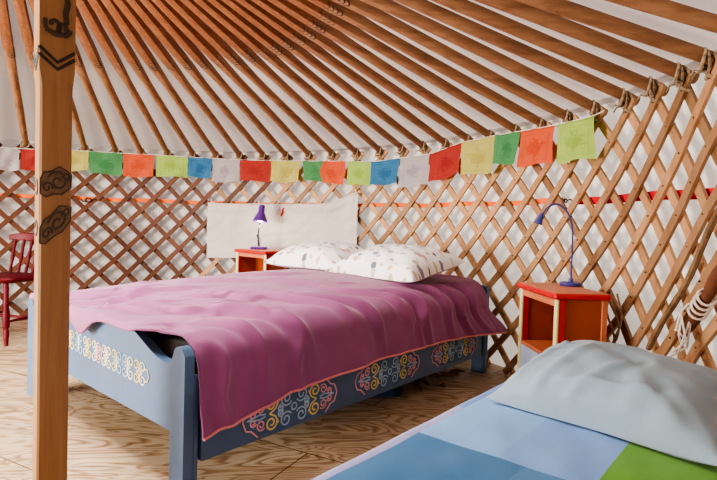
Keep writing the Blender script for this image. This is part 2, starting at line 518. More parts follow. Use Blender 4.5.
def lattice(name, label, ks, kvis, mat_of):
    root = thing(name, label, 'lattice wall', cyl(ang((ks[0] + ks[-1]) / 2.0), R, 0))
    inv = Vector(root.location)
    rest = MB()
    for fam in (1, -1):
        for k in ks:
            lo = k - fam * (ZTOP / VP)
            if min(k, lo) < kvis[1] and max(k, lo) > kvis[0]:
                mb = MB(); slat_mesh(k, fam, mb)
                mb.v = [tuple(Vector(p) - inv) for p in mb.v]
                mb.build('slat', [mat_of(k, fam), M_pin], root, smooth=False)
            else: slat_mesh(k, fam, rest)
    if rest.v:
        rest.v = [tuple(Vector(p) - inv) for p in rest.v]
        tag(rest.build('slat', [M_slat_r, M_pin], root, smooth=False), kind='stuff')
    return root
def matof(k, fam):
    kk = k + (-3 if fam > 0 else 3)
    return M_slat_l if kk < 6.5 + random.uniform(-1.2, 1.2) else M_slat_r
door_k = (110.01 + 360 - DOOR[0] - 0) % 360
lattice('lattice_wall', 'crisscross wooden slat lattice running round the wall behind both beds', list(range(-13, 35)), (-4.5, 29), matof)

# doorway posts stand out of the picture
b = MB()
for d in DOOR: b.box(cyl(d, R, .70), (.09, .07, 1.4), Matrix.Rotation(math.radians(d), 3, 'Z'))
b.box(cyl(sum(DOOR) / 2, R * .965, 1.42), (.07, 1.62, .09), Matrix.Rotation(math.radians(sum(DOOR) / 2), 3, 'Z'))
tag(b.build('door_1', M_post, smooth=False), kind='structure')

# ------------------------------------------------------------------ roof poles
def pole_mesh(var):
    mb = MB(); L = R - .60
    vs = []; N = 26; n = 12
    for i in range(N + 1):
        x = -.03 + (L + .03) * i / N
        t = x / R
        sq = sstep(.36, .49, t)
        hw = .0225 + .0035 * sstep(0, .25, t)
        hw = hw + (.0295 - hw) * sq
        if i == 0: hw *= .86
        hw *= 1 - .25 * sstep(.72, .8, t)
        z = x * SLOPE + .004 * math.sin(t * 9 + var * 2) * (1 - sq); y = .004 * math.sin(t * 7 + var)
        for k in range(n):
            a = 2 * PI * (k + .5) / n
            c, s_ = math.cos(a), math.sin(a)
            m = max(abs(c), abs(s_)); q = 1 + (min(1 / m, 1.24) - 1) * sq
            vs.append((x - s_ * q * hw * SLOPE, y + c * q * hw, z + s_ * q * hw))
    fs = []
    for i in range(N):
        for k in range(n):
            k2 = (k + 1) % n
            fs.append((i * n + k, i * n + k2, (i + 1) * n + k2, (i + 1) * n + k))
    fs += [tuple(range(n - 1, -1, -1)), tuple(N * n + k for k in range(n))]
    mb.add(vs, fs); return mb
def mark_mesh():
    mb = MB(); x0 = R * .468
    for j in range(4):
        pts = []
        for i in range(9):
            a = math.radians(205 + 16 * i)                 # round the underside
            rr = .0325
            x = x0 + (j - 1.5) * .022 + .012 * math.sin(i * .8)
            pts.append((x, rr * math.cos(a) * 1.02, x * SLOPE + rr * math.sin(a) * .98))
        mb.tube(pts, [.0015, .003, .0042, .0038, .002, .0038, .0042, .003, .0015], 5)
    return mb
def tie_mesh(seed):
    rnd = random.Random(seed); mb = MB()
    for j in range(3):
        x0 = .015 + .014 * j
        pts = []
        for i in range(15):
            a = 2 * PI * i / 14
            pts.append((x0 + .014 * math.sin(a * 1 + j) , .031 * math.cos(a), x0 * SLOPE + .034 * math.sin(a) - .006))
        mb.tube(pts, .0058, 5, cap=False)
    for j in range(2):                                    # cross wraps down to the lattice crossing
        s = -1 if j else 1
        mb.tube([(.03, s * .027, 0), (.028, s * .012, -.03), (.022, -s * .014, -.055), (.0, -s * .022, -.062), (-.012, 0, -.05)], .006, 5)
    for j in range(2):
        a = rnd.uniform(-1, 1)
        mb.tube([(.034, .02 * a, .0 - .03), (.055, .035 * a, -.035 + .02 * rnd.uniform(-1, 1)), (.06, .055 * a, -.05 + .03 * rnd.uniform(-1, 1))], .0035, 4)
    return mb
proto_poles = []
flag_under = {}
where = {-2: 'roof pole whose foot meets the wall above the red flag left of the post',
         -1: 'roof pole passing behind the big square post, foot hidden by it'}
ordn = ['first', 'second', 'third', 'fourth', 'fifth', 'sixth', 'seventh', 'eighth', 'ninth', 'tenth', 'eleventh', 'twelfth', 'thirteenth', 'fourteenth',
        'fifteenth', 'sixteenth', 'seventeenth', 'eighteenth', 'nineteenth', 'twentieth', 'twenty-first', 'twenty-second', 'twenty-third', 'twenty-fourth', 'twenty-fifth', 'twenty-sixth', 'twenty-seventh', 'twenty-eighth']
over = ['yellow flag beside the post', 'left green flag', 'first orange flag', 'first lime flag', 'blue flag left of the lamp', 'pale flag left of the lamp', 'seam of pale and red flags',
        'red flag over the lamp', 'middle yellow flag', 'middle green flag', 'tilted orange flag', 'middle lime flag', 'blue flag by the cloth corner', 'pale flag right of the cloth', 'right seam of pale and red flags',
        'red flag over the right pillow', 'right yellow flag', 'right seam of yellow and green flags', 'right seam of green and orange flags', 'right orange flag', 'last lime flag']
pole_tpl = []
for v in range(3):
    o = pole_mesh(v).build('roof_pole', M_pole, angle=35)
    mk = mark_mesh().build('painted_mark', M_black, o)
    tag(mk, 'dark painted claw mark on the pole')
    ti = tie_mesh(v).build('rope_tie', M_rope, o)
    pole_tpl.append(o)
fresh = list(pole_tpl)
for k in range(-30, 46):
    if k < -14 : continue
    v = k % 3
    if fresh and pole_tpl[v] in fresh: o = pole_tpl[v]; fresh.remove(o)
    else: o = copy_tree(pole_tpl[v])
    d = ang(k); o.location = cyl(d, R, ZE)
    o.rotation_euler = (0, 0, math.radians(d + 180))
    if k < 8:
        for ch in o.children:
            if ch.name.startswith('rope_tie'):
                ch.data = ch.data if ch.data.name.startswith('dark') else ch.data
    if k in where: lab = where[k]
    elif 0 <= k < len(over): lab = 'roof pole %s right of post, foot over %s' % (ordn[k], over[k])
    elif k == 21: lab = 'roof pole resting on the lattice just right of the flag string end'
    elif k == 22: lab = 'roof pole with round butt end, second right of the last flag'
    elif k == 23: lab = 'roof pole with round butt end, third right of the last flag'
    elif k == 24: lab = 'roof pole tied with pale string, its butt end near the right edge'
    elif k == 25: lab = 'roof pole leaving the picture at the right edge, next above the pale tied one'
    elif k == 26: lab = 'topmost roof pole crossing the upper right corner of the picture'
    else: lab = 'brown roof pole outside the picture, resting on the lattice wall'
    tag(o, lab, 'roof pole', 'roof poles')

# ------------------------------------------------------------------ square post
POST = Vector((.605, -.444, 0))
root = thing('roof_post', 'tall square wooden post with black painted chevrons and clouds at left front', 'post', POST, math.radians(40.8)); root.scale = (.93, .93, 1)
mb = MB()
def sq_ring(h, bev, z): return [(sx * (h - (bev if q == 0 else 0)), sy * (h - (bev if q else 0)), z) for (sx, sy, q) in
                                ((1, 1, 0), (-1, 1, 0), (-1, 1, 1), (-1, -1, 1), (-1, -1, 0), (1, -1, 0), (1, -1, 1), (1, 1, 1))]
secs = [(.0430, .006, 0), (.0432, .006, .3), (.0435, .006, .8), (.0442, .006, 1.235), (.0448, .006, 1.265), (.0485, .0015, 1.31), (.0495, .0015, 1.5), (.051, .0015, 2.15), (.047, .002, 2.2)]
vs = [p for s_ in secs for p in sq_ring(*s_)]
fs = [tuple(range(7, -1, -1)), tuple(8 * (len(secs) - 1) + k for k in range(8))]
for i in range(len(secs) - 1):
    for k in range(8): fs.append((8 * i + k, 8 * i + (k + 1) % 8, 8 * i + 8 + (k + 1) % 8, 8 * i + 8 + k))
mb.add(vs, fs); mb.build('shaft', M_post, root, smooth=False)
def on_front(u, z, h, d=.0016): return Vector((u, -h - d, z))
mb = MB()
for dz in (0, .020):                                      # double chevron band round the post
    z0 = 1.312 + dz
    pts = [on_front(-.0475, z0 + .036, .0485), on_front(0, z0, .0485), on_front(.0475, z0 + .036, .0485)]
    mb.tube(pts, .0048, 6, flat=(0, -1, 0))
    pts = [(-.0500, -.0475, z0 + .036), (-.0500, 0, z0), (-.0500, .0475, z0 + .036)]
    mb.tube(pts, .0048, 6, flat=(-1, 0, 0))
mb.build('painted_chevron', M_black, root)
def spiral(cx, cz, r0, r1, a0, turns, n=22, sx=1, sz=1):
    out = []
    for i in range(n + 1):
        t = i / n; a = a0 + turns * 2 * PI * t; r = r0 + (r1 - r0) * t
        out.append((cx + sx * r * math.cos(a), cz + sz * r * math.sin(a)))
    return out
mb = MB()                                                 # scrolling figure above the chevron
for pl, w in ((spiral(-.012, 1.49, .028, .008, 2.6, 1.1), .006), (spiral(.016, 1.485, .022, .006, 0, -1.2), .006),
              ([(.026, 1.50), (.022, 1.53), (.030, 1.56), (.022, 1.585), (.034, 1.61)], .008), (spiral(.02, 1.62, .02, .006, -1, 1.1), .006),
              ([(-.035, 1.475), (-.005, 1.465), (.03, 1.468)], .007)):
    mb.tube([on_front(u * .9, z - .055, .0497) for u, z in pl], w, 6, flat=(0, -1, 0))
mb.build('painted_figure', M_fade, root)
for zc, fl in ((.985, 1), (.865, -1)):                   # two scrolled clouds
    mb = MB()
    poly = [(-.046, zc - .030), (-.030, zc - .040), (-.005, zc - .030), (.020, zc - .030), (.046, zc - .008), (.047, zc + .030), (.030, zc + .040), (.012, zc + .050), (-.015, zc + .034), (-.035, zc + .030), (-.046, zc + .012)]
    if fl < 0: poly = [(u, z + u * .5) for u, z in poly]
    mb.prism(poly, lambda u, z: on_front(u * .9, z, .0440, .0002), lambda u, z: on_front(u * .9, z, .0440, .0012), 0)
    sh = lambda u, z: z + (u * .5 if fl < 0 else 0)
    for pl, w in ((spiral(.006, zc + .006, .032, .006, 2.8, -1.4), .0032), (spiral(-.026, zc - .012, .016, .004, -.3, 1.2), .003), (spiral(.032, zc + .020, .014, .004, 3.4, -1.1), .003), (poly + [poly[0]], .0022)):
        mb.tube([on_front(u * .9, sh(u, z) if pl is not poly and len(pl) != len(poly) + 1 else z, .0440, .0014) for u, z in pl], w, 5, mi=1, flat=(0, -1, 0))
    # wraps onto the left face
    mb.tube([(-.0448, .00 + .02 * math.cos(a), zc - .01 + .022 * math.sin(a)) for a in [i * .6 for i in range(10)]], .004, 5, mi=1, flat=(-1, 0, 0))
    mb.build('painted_cloud', [M_greypaint, M_fade], root)

# ------------------------------------------------------------------ painted ornaments for the bed
def mirror(pl, mx=False, mz=False): return [(-u if mx else u, -z if mz else z) for u, z in pl]
def ornament(L, H, put, nrm):
    """cartouche of scrolls: L long, H high, centred on 0,0"""
    mb = MB(); h = H / 2; w = .0034
    hull = [(-L / 2, 0), (-L * .47, h * .45), (-L * .42, h * .55), (-L * .36, h * .92), (-L * .2, h * .85), (-L * .13, h), (L * .13, h), (L * .2, h * .85), (L * .36, h * .92), (L * .42, h * .55), (L * .47, h * .45), (L / 2, 0)]
    poly = hull + [(u, -z) for u, z in hull[-2:0:-1]]
    mb.prism(poly, lambda u, z: put(u, z, .0003), lambda u, z: put(u, z, .0012), 3)
    def line(pl, mi, ww=w):
        mb.tube([put(u, z, .0022) for u, z in pl], ww, 5, mi=mi, flat=nrm)
    line(spiral(0, 0, h * .17, h * .17, 0, 1), 2)
    for mx in (0, 1):
        for mz in (0, 1):
            line(mirror(spiral(L * .082, h * .53, h * .40, h * .10, -2.6, 1.45), mx, mz), 2)
            line(mirror(spiral(L * .135, h * .10, h * .20, h * .07, 1.6, -1.2), mx, mz), 2)
            line(mirror(spiral(L * .232, h * .46, h * .38, h * .09, PI * 1.1, -1.4), mx, mz), 0, w * 1.2)
            line(mirror([(L * .16, h * .55), (L * .19, h * .2), (L * .25, 0)], mx, mz), 0)
            line(mirror(spiral(L * .33, h * .40, h * .28, h * .07, 2.4, -1.4), mx, mz), 1)
            line(mirror(spiral(L * .405, h * .18, h * .20, h * .06, 2.8, -1.3), mx, mz), 1)
            line(mirror([(L * .29, h * .05), (L * .35, h * .12), (L * .46, 0)], mx, mz), 2)
            line(mirror(hull[-1:-5:-1], mx, mz), 1)
    return mb
def chain(L, H, put, nrm):
    """running band of back to back scrolls"""
    mb = MB(); h = H / 2; n = 22; st = L / n; w = .0027
    seq = [2, 3, 0, 3, 1, 3, 3, 0, 2]
    for i in range(n):
        u0 = -L / 2 + st * (i + .5); mi = seq[i % 9]; s = -1 if i % 2 else 1
        for mz in (1, -1):
            pl = spiral(0, 0, h * .50, h * .13, -PI / 2, 1.45, 22)
            mb.tube([put(u0 + s * a * 1.12, mz * (h * .50 + z), .0016) for a, z in pl], w, 5, mi=mi, flat=nrm)
            mb.tube([put(u0 + s * st * .45, mz * h * .02, .0016), put(u0 + s * st * .62, mz * h * .32, .0016), put(u0 + s * st * .5, mz * h * .72, .0016)], w, 5, mi=(mi + 1) % 4, flat=nrm)
        if mi == 1:
            for q in (.55, .28): mb.tube([put(u0 + q * st * 1.1 * math.cos(a), h * q * math.sin(a), .0018) for a in [k * PI / 6 for k in range(13)]], w, 5, mi=1, flat=nrm)
    for s in (-1, 1):
        pl = [(L / 2 - st * .1, h * .5), (L / 2 + st * .3, h * .45), (L / 2 + st * .55, 0), (L / 2 + st * .3, -h * .45), (L / 2 - st * .1, -h * .5)]
        mb.tube([put(s * u, z, .0018) for u, z in pl], w, 5, mi=0, flat=nrm)
    return mb

# ------------------------------------------------------------------ blue double bed
BW, BL = 1.405, 2.05
bed = thing('painted_bed', 'blue painted wooden double bed with colourful scroll ornament, under the mauve duvet', 'bed', (-.1008, .5376, 0), math.radians(-40.56))
OM = [M_oyel, M_opink, M_oblue, M_odark]
OM2 = [M_oyel, M_opink, M_oblue, M_ocream]
def end_board(y0, y1, zs, name):
    top, bot = [], []
    x0, x1 = -.018, BW + .03; cx = (x0 + x1) / 2; N = 96
    for i in range(N + 1):
        x = x0 + (x1 - x0) * i / N; d = min(x - x0, x1 - x)
        if d < .075:                                       # rounded head of the corner post
            zt = .450 + .042 * math.sqrt(max(0, 1 - ((d - .036) / .0385) ** 2))
        else:
            zt = .428 + .084 * sstep(.12, .42, d) + .022 * max(0, 1 - (d - .075) / .03)
            zt = min(zt, .515)
        zb = 0 if d < .083 else .213
        top.append((x, zt * zs)); bot.append((x, zb))
        if i < N:
            xn = x0 + (x1 - x0) * (i + 1) / N; dn = min(xn - x0, x1 - xn)
            if (d < .083) != (dn < .083):                  # vertical step at the leg
                top.append((x0 + .083 if x < cx else x1 - .083, zt * zs)); bot.append((x0 + .083 if x < cx else x1 - .083, 0 if d < .083 else .213))
                top.append((x0 + .0831 if x < cx else x1 - .0829, zt * zs)); bot.append((x0 + .0831 if x < cx else x1 - .0829, 0 if dn < .083 else .213))
    mb = MB(); mb.strip(top, bot, lambda u, z: (u, y0, z), lambda u, z: (u, y1, z))
    o = mb.build(name, M_blue, bed, angle=35)
    bv = o.modifiers.new('soft_edges', 'BEVEL'); bv.width = .006; bv.segments = 2; bv.limit_method = 'ANGLE'; bv.angle_limit = math.radians(50)
    mb = MB()
    for xx in (x0 + .0415, x1 - .0415):
        mb.bbox((xx - .036, y1 if y0 < 1 else y0 - .03, 0), (xx + .036, y1 + .03 if y0 < 1 else y0, .42), .004)
    mb.build('leg', M_blue, o, smooth=False) if False else None
    for xx in (x0 + .0415, x1 - .0415):
        lm = MB(); ya, yb = (y1, y1 + .020) if y0 < 1 else (y0 - .020, y0)
        lm.bbox((xx - .040, ya, 0), (xx + .0405, yb, .40), .004); lm.build('leg', M_blue, bed, smooth=False)
    return o
fb = end_board(0, .034, 1.0, 'footboard')
hb = end_board(2.04, 2.074, 1.10, 'headboard')
o = chain(.97, .088, lambda u, z, d: Vector((.705 + u, -d, .366 - u * .02 + z)), (0, -1, 0)).build('painted_ornament', OM2, fb)
for xx, nm in ((BW - .004, 'side_rail'), (.002, 'side_rail')):
    mb = MB(); mb.bbox((xx, .068, .113), (xx + .030, 2.006, .31), .004)
    o = mb.build(nm, M_blue, bed, smooth=False)
    if xx > 1:
        for y0, y1, zc, hh in ((.225, .70, .196, .150), (.815, 1.315, .206, .145), (1.43, 1.94, .207, .140)):
            ornament(y1 - y0, hh, lambda u, z, d: Vector((BW + .026 + d, (y0 + y1) / 2 + u, zc + z)), (1, 0, 0)).build('painted_ornament', OM, o)
mb = MB()
for k in range(9): mb.bbox((.03, .18 + k * .21, .255), (BW - .005, .26 + k * .21, .275), .003)
mb.build('slat_base', M_post, bed, smooth=False)
mb = MB(); mb.bbox((.035, .045, .275), (BW - .008, 2.03, .465), .045); mb.build('mattress', M_mattress, bed)
BEDM = Matrix.Translation((-.1008, .5376, 0)) @ Matrix.Rotation(math.radians(-40.56), 4, 'Z')

# ------------------------------------------------------------------ mauve duvet
hemv = [.03, .21, .424, .682, 1.0, 1.545, 1.95, 2.10]; hemz = [.205, .228, .266, .278, .290, .283, .275, .262]
creases = []   # (s0,v0,s1,v1,width,height) in the sheet's own coordinates
rc_ = random.Random(11)
for (s0, v0, s1, v1, w, h) in [
        (1.02, .30, 1.62, .56, .030, .020), (1.20, .20, 1.66, .34, .026, .016), (.95, .62, 1.50, .80, .030, .017), (1.10, .75, 1.62, 1.02, .028, .018),
        (1.05, 1.0, 1.55, 1.22, .030, .015), (1.2, 1.15, 1.66, 1.42, .026, .018), (1.15, 1.38, 1.64, 1.62, .028, .017), (1.3, 1.55, 1.66, 1.80, .022, .020),
        (1.3, 1.72, 1.66, 1.93, .020, .018), (1.40, .10, 1.72, .16, .026, .02), (1.36, .45, 1.68, .48, .030, .014), (1.38, 1.3, 1.66, 1.30, .024, .014),
        (.30, .03, .75, .36, .024, .018), (.50, .00, .95, .26, .022, .016), (.72, .02, 1.10, .22, .020, .015), (.55, .12, .72, .55, .030, .014), (.15, .10, .45, .30, .028, .013),
        (.30, .55, .85, .95, .05, .012), (.6, .9, 1.1, 1.1, .05, .012), (.2, 1.0, .7, 1.35, .05, .010), (.85, .45, 1.2, .62, .03, .012), (.9, .15, 1.3, .40, .024, .014)]:
    creases.append((s0, v0, s1, v1, w, h))
for _ in range(18):                                        # finer puckers, mostly running down the near side
    s0 = rc_.uniform(.9, 1.5); v0 = rc_.uniform(.05, 1.95); L = rc_.uniform(.12, .34); a = rc_.gauss(.55, .35)
    creases.append((s0, v0, s0 + L * math.cos(a), v0 + L * math.sin(a), rc_.uniform(.014, .026), rc_.uniform(.003, .006)))
for _ in range(16):
    s0 = rc_.uniform(.1, 1.1); v0 = rc_.uniform(-.02, .45); L = rc_.uniform(.12, .34); a = rc_.gauss(.75, .3)
    creases.append((s0, v0, s0 + L * math.cos(a), v0 + L * math.sin(a), rc_.uniform(.010, .018), rc_.uniform(.004, .009)))
def crease_h(s, v):
    t = 0
    for (s0, v0, s1, v1, w, h) in creases:
        dx, dy = s1 - s0, v1 - v0; L2 = dx * dx + dy * dy
        k = ((s - s0) * dx + (v - v0) * dy) / L2
        kc = max(0, min(1, k)); px, py = s0 + dx * kc, v0 + dy * kc
        wob = .02 * math.sin(kc * 7 + s0 * 9)
        d = ((s - px) * dy - (v - py) * dx) / math.sqrt(L2) + wob
        e = math.hypot(s - px, v - py) if (k < 0 or k > 1) else abs(d)
        fade = math.sin(PI * min(1, max(.0, kc * .9 + .08)))
        if e < 4 * w:
            g = math.exp(-(e / w) ** 2) * .6 + .4 * math.exp(-abs(e / w) * 1.6); g2 = math.exp(-((e - 1.5 * w) / w) ** 2) if d > 0 else 0
            t += 1.25 * h * fade * (g - .6 * g2)
    return t
X0, X1 = -.004, BW + .045; RCO = .115
def cross(s):
    """arc-length path over the mattress: returns x, drop, normal(x,z)"""
    q = RCO * PI / 2; flat = (X1 - X0) - 2 * RCO
    sl = s - X0
    if sl < 0: sl = sl
    if sl < RCO * .57:
        a = max(0, min(1, (sl + .1) / q)) * PI / 2
        return X0 + RCO - RCO * math.cos(a), RCO - RCO * math.sin(a), (-math.cos(a), math.sin(a))
    s2 = s - (X1 - RCO)
    if s2 <= 0: return s, 0, (0, 1)
    if s2 < q:
        a = s2 / RCO
        return X1 - RCO + RCO * math.sin(a), RCO - RCO * math.cos(a), (math.sin(a), math.cos(a))
    return X1, RCO + (s2 - q), (1, 0)
def ztop(x, v):
    xn = max(0, min(1, (x - X0) / (X1 - X0)))
    puff = math.sin(PI * xn) ** .6
    return .508 + .032 * sstep(.2, 1.9, v) + (.020 + .040 * sstep(.0, .5, v)) * puff
def duvet_pt(u, t):
    smax0 = X1 - RCO + RCO * PI / 2
    # front (foot) edge and head edge in the sheet
    sx = X0 - .06 + (X1 - X0 + .06) * min(1, u / .70) if u < .70 else None
    # first find v using a nominal s
    unom = u
    s_top = X0 + .0 + (smax0 - X0) * (u / .72) if u < .72 else smax0
    vstart = -.052 - .080 * math.exp(-((s_top - .72) / .10) ** 2) + .008 * math.exp(-((s_top - .40) / .12) ** 2)
    k = sstep(1.12, 1.33, s_top)
    vstart = vstart * (1 - k) + .045 * k
    vend = 2.03 + (.06 * sstep(.75, 1, u))
    v = vstart + (vend - vstart) * t
    if u < .72: s = s_top
    else:
        zh = interp(hemv, hemz, v)
        D = max(.05, ztop(X1, v) - RCO - zh)
        s = smax0 + D * (u - .72) / .28
    x, drop, nr = cross(s)
    x += .085 * (1 - sstep(0, .7, v)) * (1 - sstep(-.1, .45, s))
    z = ztop(x, v) - drop
    y = v; ny = 0
    if v < -.03:                                          # over the top of the footboard and down its front
        dv = -.03 - v; y = -.03 + .012 * math.exp(-dv * 30) - .012; z -= dv * .95; ny = -1
    side = sstep(.70, 1.0, u)
    dv = crease_h(s, v) * (1 + .2 * side)
    dv += .008 * N3(s * 2.3, v * 2.3, 1) + .005 * N3(s * 6 + v * 3, v * 5 - s * 2, 5) + .0025 * N3(s * 15, v * 15, 7)
    fold = math.sin(v * 15 + 2.2 * N3(v * 2, 0, 3) + s * 1.5)
    dv += side * (.005 * fold + .016 * N3(v * 7, s * 1.2, 9) + .012) 
    # head corner swings outward
    out = .085 * side * sstep(1.55, 2.05, v) + .02 * side * sstep(.25, .0, v)
    x += nr[0] * dv + out; z += nr[1] * dv
    if u >= .985: pass
    if v < -.03: y -= max(0, dv) * .6
    if v < .06 and s < 1.25: z = max(z, .522 - (0 if v > -.03 else (-.03 - v) * 1.0))
    return (x, y, z)
root = thing('duvet', 'mauve cotton duvet with salmon piping, spread over the blue double bed', 'duvet', BEDM.translation, math.radians(-40.56))
mb = MB(); mb.grid(duvet_pt, 230, 250)
d_o = mb.build('cover', M_duvet, root, angle=180)
so = d_o.modifiers.new('thickness', 'SOLIDIFY'); so.thickness = .008; so.offset = -1
mb = MB()
mb.tube([duvet_pt(1.0, t / 150) for t in range(151)], .0052, 6)
mb.build('piping', M_piping, root)

# ------------------------------------------------------------------ pillows
from mathutils.bvhtree import BVHTree
def surface(objs):
    bpy.context.view_layer.update()
    vs, fs = [], []
    for o in objs:
        b0 = len(vs); vs += [o.matrix_world @ v.co for v in o.data.vertices]; fs += [tuple(b0 + i for i in p.vertices) for p in o.data.polygons]
    return BVHTree.FromPolygons(vs, fs)
def pillow(name, label, w, d, h, loc, rz, mats, under, tilt=0, seed=1, group=None, amp=1.0, gap=.004, folds=()):
    M = Matrix.Translation(loc) @ Matrix.Rotation(rz, 4, 'Z') @ Matrix.Rotation(tilt, 4, 'X'); Mi = M.inverted()
    nu, nv = 72, 56
    def pt(side, u, v):
        a, c = u * 2 - 1, v * 2 - 1
        ex = 1 - .10 * (1 - a * a) * (abs(c) ** 3); ey = 1 - .10 * (1 - c * c) * (abs(a) ** 3)
        x = a * w / 2 * ey; y = c * d / 2 * ex
        e = max(0, (1 - abs(a) ** 2.6)) ** .52 * max(0, (1 - abs(c) ** 2.6)) ** .52
        n_ = amp * (.016 * N3(a * 1.6 + seed, c * 1.6, side) + .008 * N3(a * 4 + seed * 3, c * 4, side * 2))
        rad = math.atan2(c, a); edge = min(1, (1 - e) * 1.3)
        n_ += amp * .008 * math.sin(rad * 13 + seed + 2 * N3(a * 2, c * 2, seed)) * edge * (e > .02)
        for (a0, c0, a1, c1, fw_, fh) in folds:
            dx, dy = a1 - a0, c1 - c0; k = max(0, min(1, ((a - a0) * dx + (c - c0) * dy) / (dx * dx + dy * dy)))
            q = math.hypot(a - a0 - dx * k, c - c0 - dy * k); n_ += fh * math.exp(-(q / fw_) ** 2)
        z = (e * h * .80 + n_ * min(1, e * 2.2)) if side > 0 else -e * h * .20 + n_ * .15 * e
        return Vector((x, y, z + .016 * (abs(a) * abs(c)) ** 4 + h * .2))
    low, top = [], []
    for j in range(nv + 1):
        for i in range(nu + 1):
            p = M @ pt(-1, i / nu, j / nv); q = M @ pt(1, i / nu, j / nv)
            hmax = None
            for ox, oy in ((0, 0), (.012, 0), (-.012, 0), (0, .012), (0, -.012)):
                hit = under.ray_cast(Vector((p.x + ox, p.y + oy, 3)), Vector((0, 0, -1)))
                if hit[0] is not None: hmax = hit[0].z if hmax is None else max(hmax, hit[0].z)
            if hmax is not None and p.z < hmax + gap: p = Vector((p.x, p.y, hmax + gap))
            rim = i in (0, nu) or j in (0, nv)
            if rim: q = p.copy()
            elif q.z < p.z + .003: q = Vector((q.x, q.y, p.z + .003))
            low.append(Mi @ p); top.append(Mi @ q)
    t = thing(name, label, 'pillow', loc, rz, group); t.rotation_euler = (tilt, 0, rz); t.rotation_mode = 'XYZ'
    t.matrix_world = M
    out = []
    for nm, pts, m in (('pillowcase_front', top, mats[0]), ('pillowcase_back', low, mats[1])):
        it = iter(pts); mb = MB(); mb.grid(lambda u, v: next(it), nu, nv); out.append(mb.build(nm, m, t, angle=180, fix=False))
    return out
def bedpt(x, y, z): return BEDM @ Vector((x, y, z))
pa = pillow('pillow', 'white feather-print pillow on the far left side of the double bed, below the cloth', .66, .50, .17, bedpt(.39, 1.66, .60), math.radians(-40.56 + 4), (M_print, M_pillow_back), surface([d_o]), math.radians(8), 2, 'feather-print pillows')
pillow('pillow', 'white feather-print pillow nearest the lattice on the right side of the double bed', .68, .52, .17, bedpt(1.03, 1.63, .60), math.radians(-40.56 - 3), (M_print, M_pillow_back), surface([d_o] + pa), math.radians(10), 5, 'feather-print pillows')

# ------------------------------------------------------------------ low bed in the foreground
A_ = math.radians(-40.56)
F0 = Vector((.7598 * 1.665, -.6502 * 1.665, 0))             # left edge of the bed, at along = 0
NB = Matrix.Translation(F0) @ Matrix.Rotation(A_, 4, 'Z')
SW, S0, S1, SZ = .72, -.72, 1.20, .37
bed2 = thing('single_bed', 'low single bed in the right foreground under a blue and green duvet', 'bed', F0, A_)
mb = MB(); mb.bbox((.04, S0 + .03, .16), (SW - .03, S1 - .03, .325), .03); mb.build('mattress', M_cloth, bed2)
mb = MB(); mb.bbox((.03, S0 + .02, .10), (SW - .02, S1 - .02, .16), .004); mb.build('bed_frame', M_post, bed2, smooth=False)
for xx in (.04, SW - .09):
    for yy in (S0 + .03, S1 - .09):
        mb = MB(); mb.bbox((xx, yy, 0), (xx + .06, yy + .06, .10), .004); mb.build('leg', M_post, bed2, smooth=False)
mb = MB(); uvs = []
def d2(u, v):
    rr = .05; L = .16
    tot = L + rr * PI / 2 + SW - 2 * rr + rr * PI / 2 + L
    s = u * tot; y = S0 + (S1 - S0) * v
    if s < L: x, z = 0, SZ - rr - (L - s)
    elif s < L + rr * PI / 2:
        a = (s - L) / rr; x, z = rr - rr * math.cos(a), SZ - rr + rr * math.sin(a)
    elif s < L + rr * PI / 2 + SW - 2 * rr: x, z = rr + s - L - rr * PI / 2, SZ
    elif s < L + rr * PI + SW - 2 * rr:
        a = (s - L - rr * PI / 2 - SW + 2 * rr) / rr; x, z = SW - rr + rr * math.sin(a), SZ - rr + rr * math.cos(a)
    else: x, z = SW, SZ - rr - (s - L - rr * PI - SW + 2 * rr)
    top = math.sin(PI * max(0, min(1, x / SW))) ** .5
    z += .012 * top + top * (.010 * N3(x * 4, y * 4, 4) + .004 * N3(x * 10 + y * 4, y * 8, 6))
    if x < .002: x += .008 * N3(y * 6, z * 2, 3)
    uvs.append((x, y)); return (x, y, z)
mb.grid(d2, 70, 120); mb.uv = list(uvs)
dv2 = thing('duvet', 'blue patchwork duvet with one green square, on the low foreground bed', 'duvet', F0, A_)
o = mb.build('cover', M_patch, dv2, angle=180)
so = o.modifiers.new('thickness', 'SOLIDIFY'); so.thickness = .008; so.offset = -1
PW = NB @ Vector((.395, 1.07, SZ + .018))
pillow('pillow', 'large plain pale grey pillow on the blue duvet in the right foreground', .58, .43, .165, PW, A_ - .07, (M_pillow_grey, M_pillow_grey), surface([o]), math.radians(10), 9, amp=.95,
       folds=((-.55, -.95, -.25, .1, .07, .016), (-.80, -.7, -.55, .2, .05, .012), (-.2, -.9, .15, -.2, .06, .014), (.3, -.9, .35, .3, .10, .008), (-.3, -.75, .4, -.6, .05, .010)))

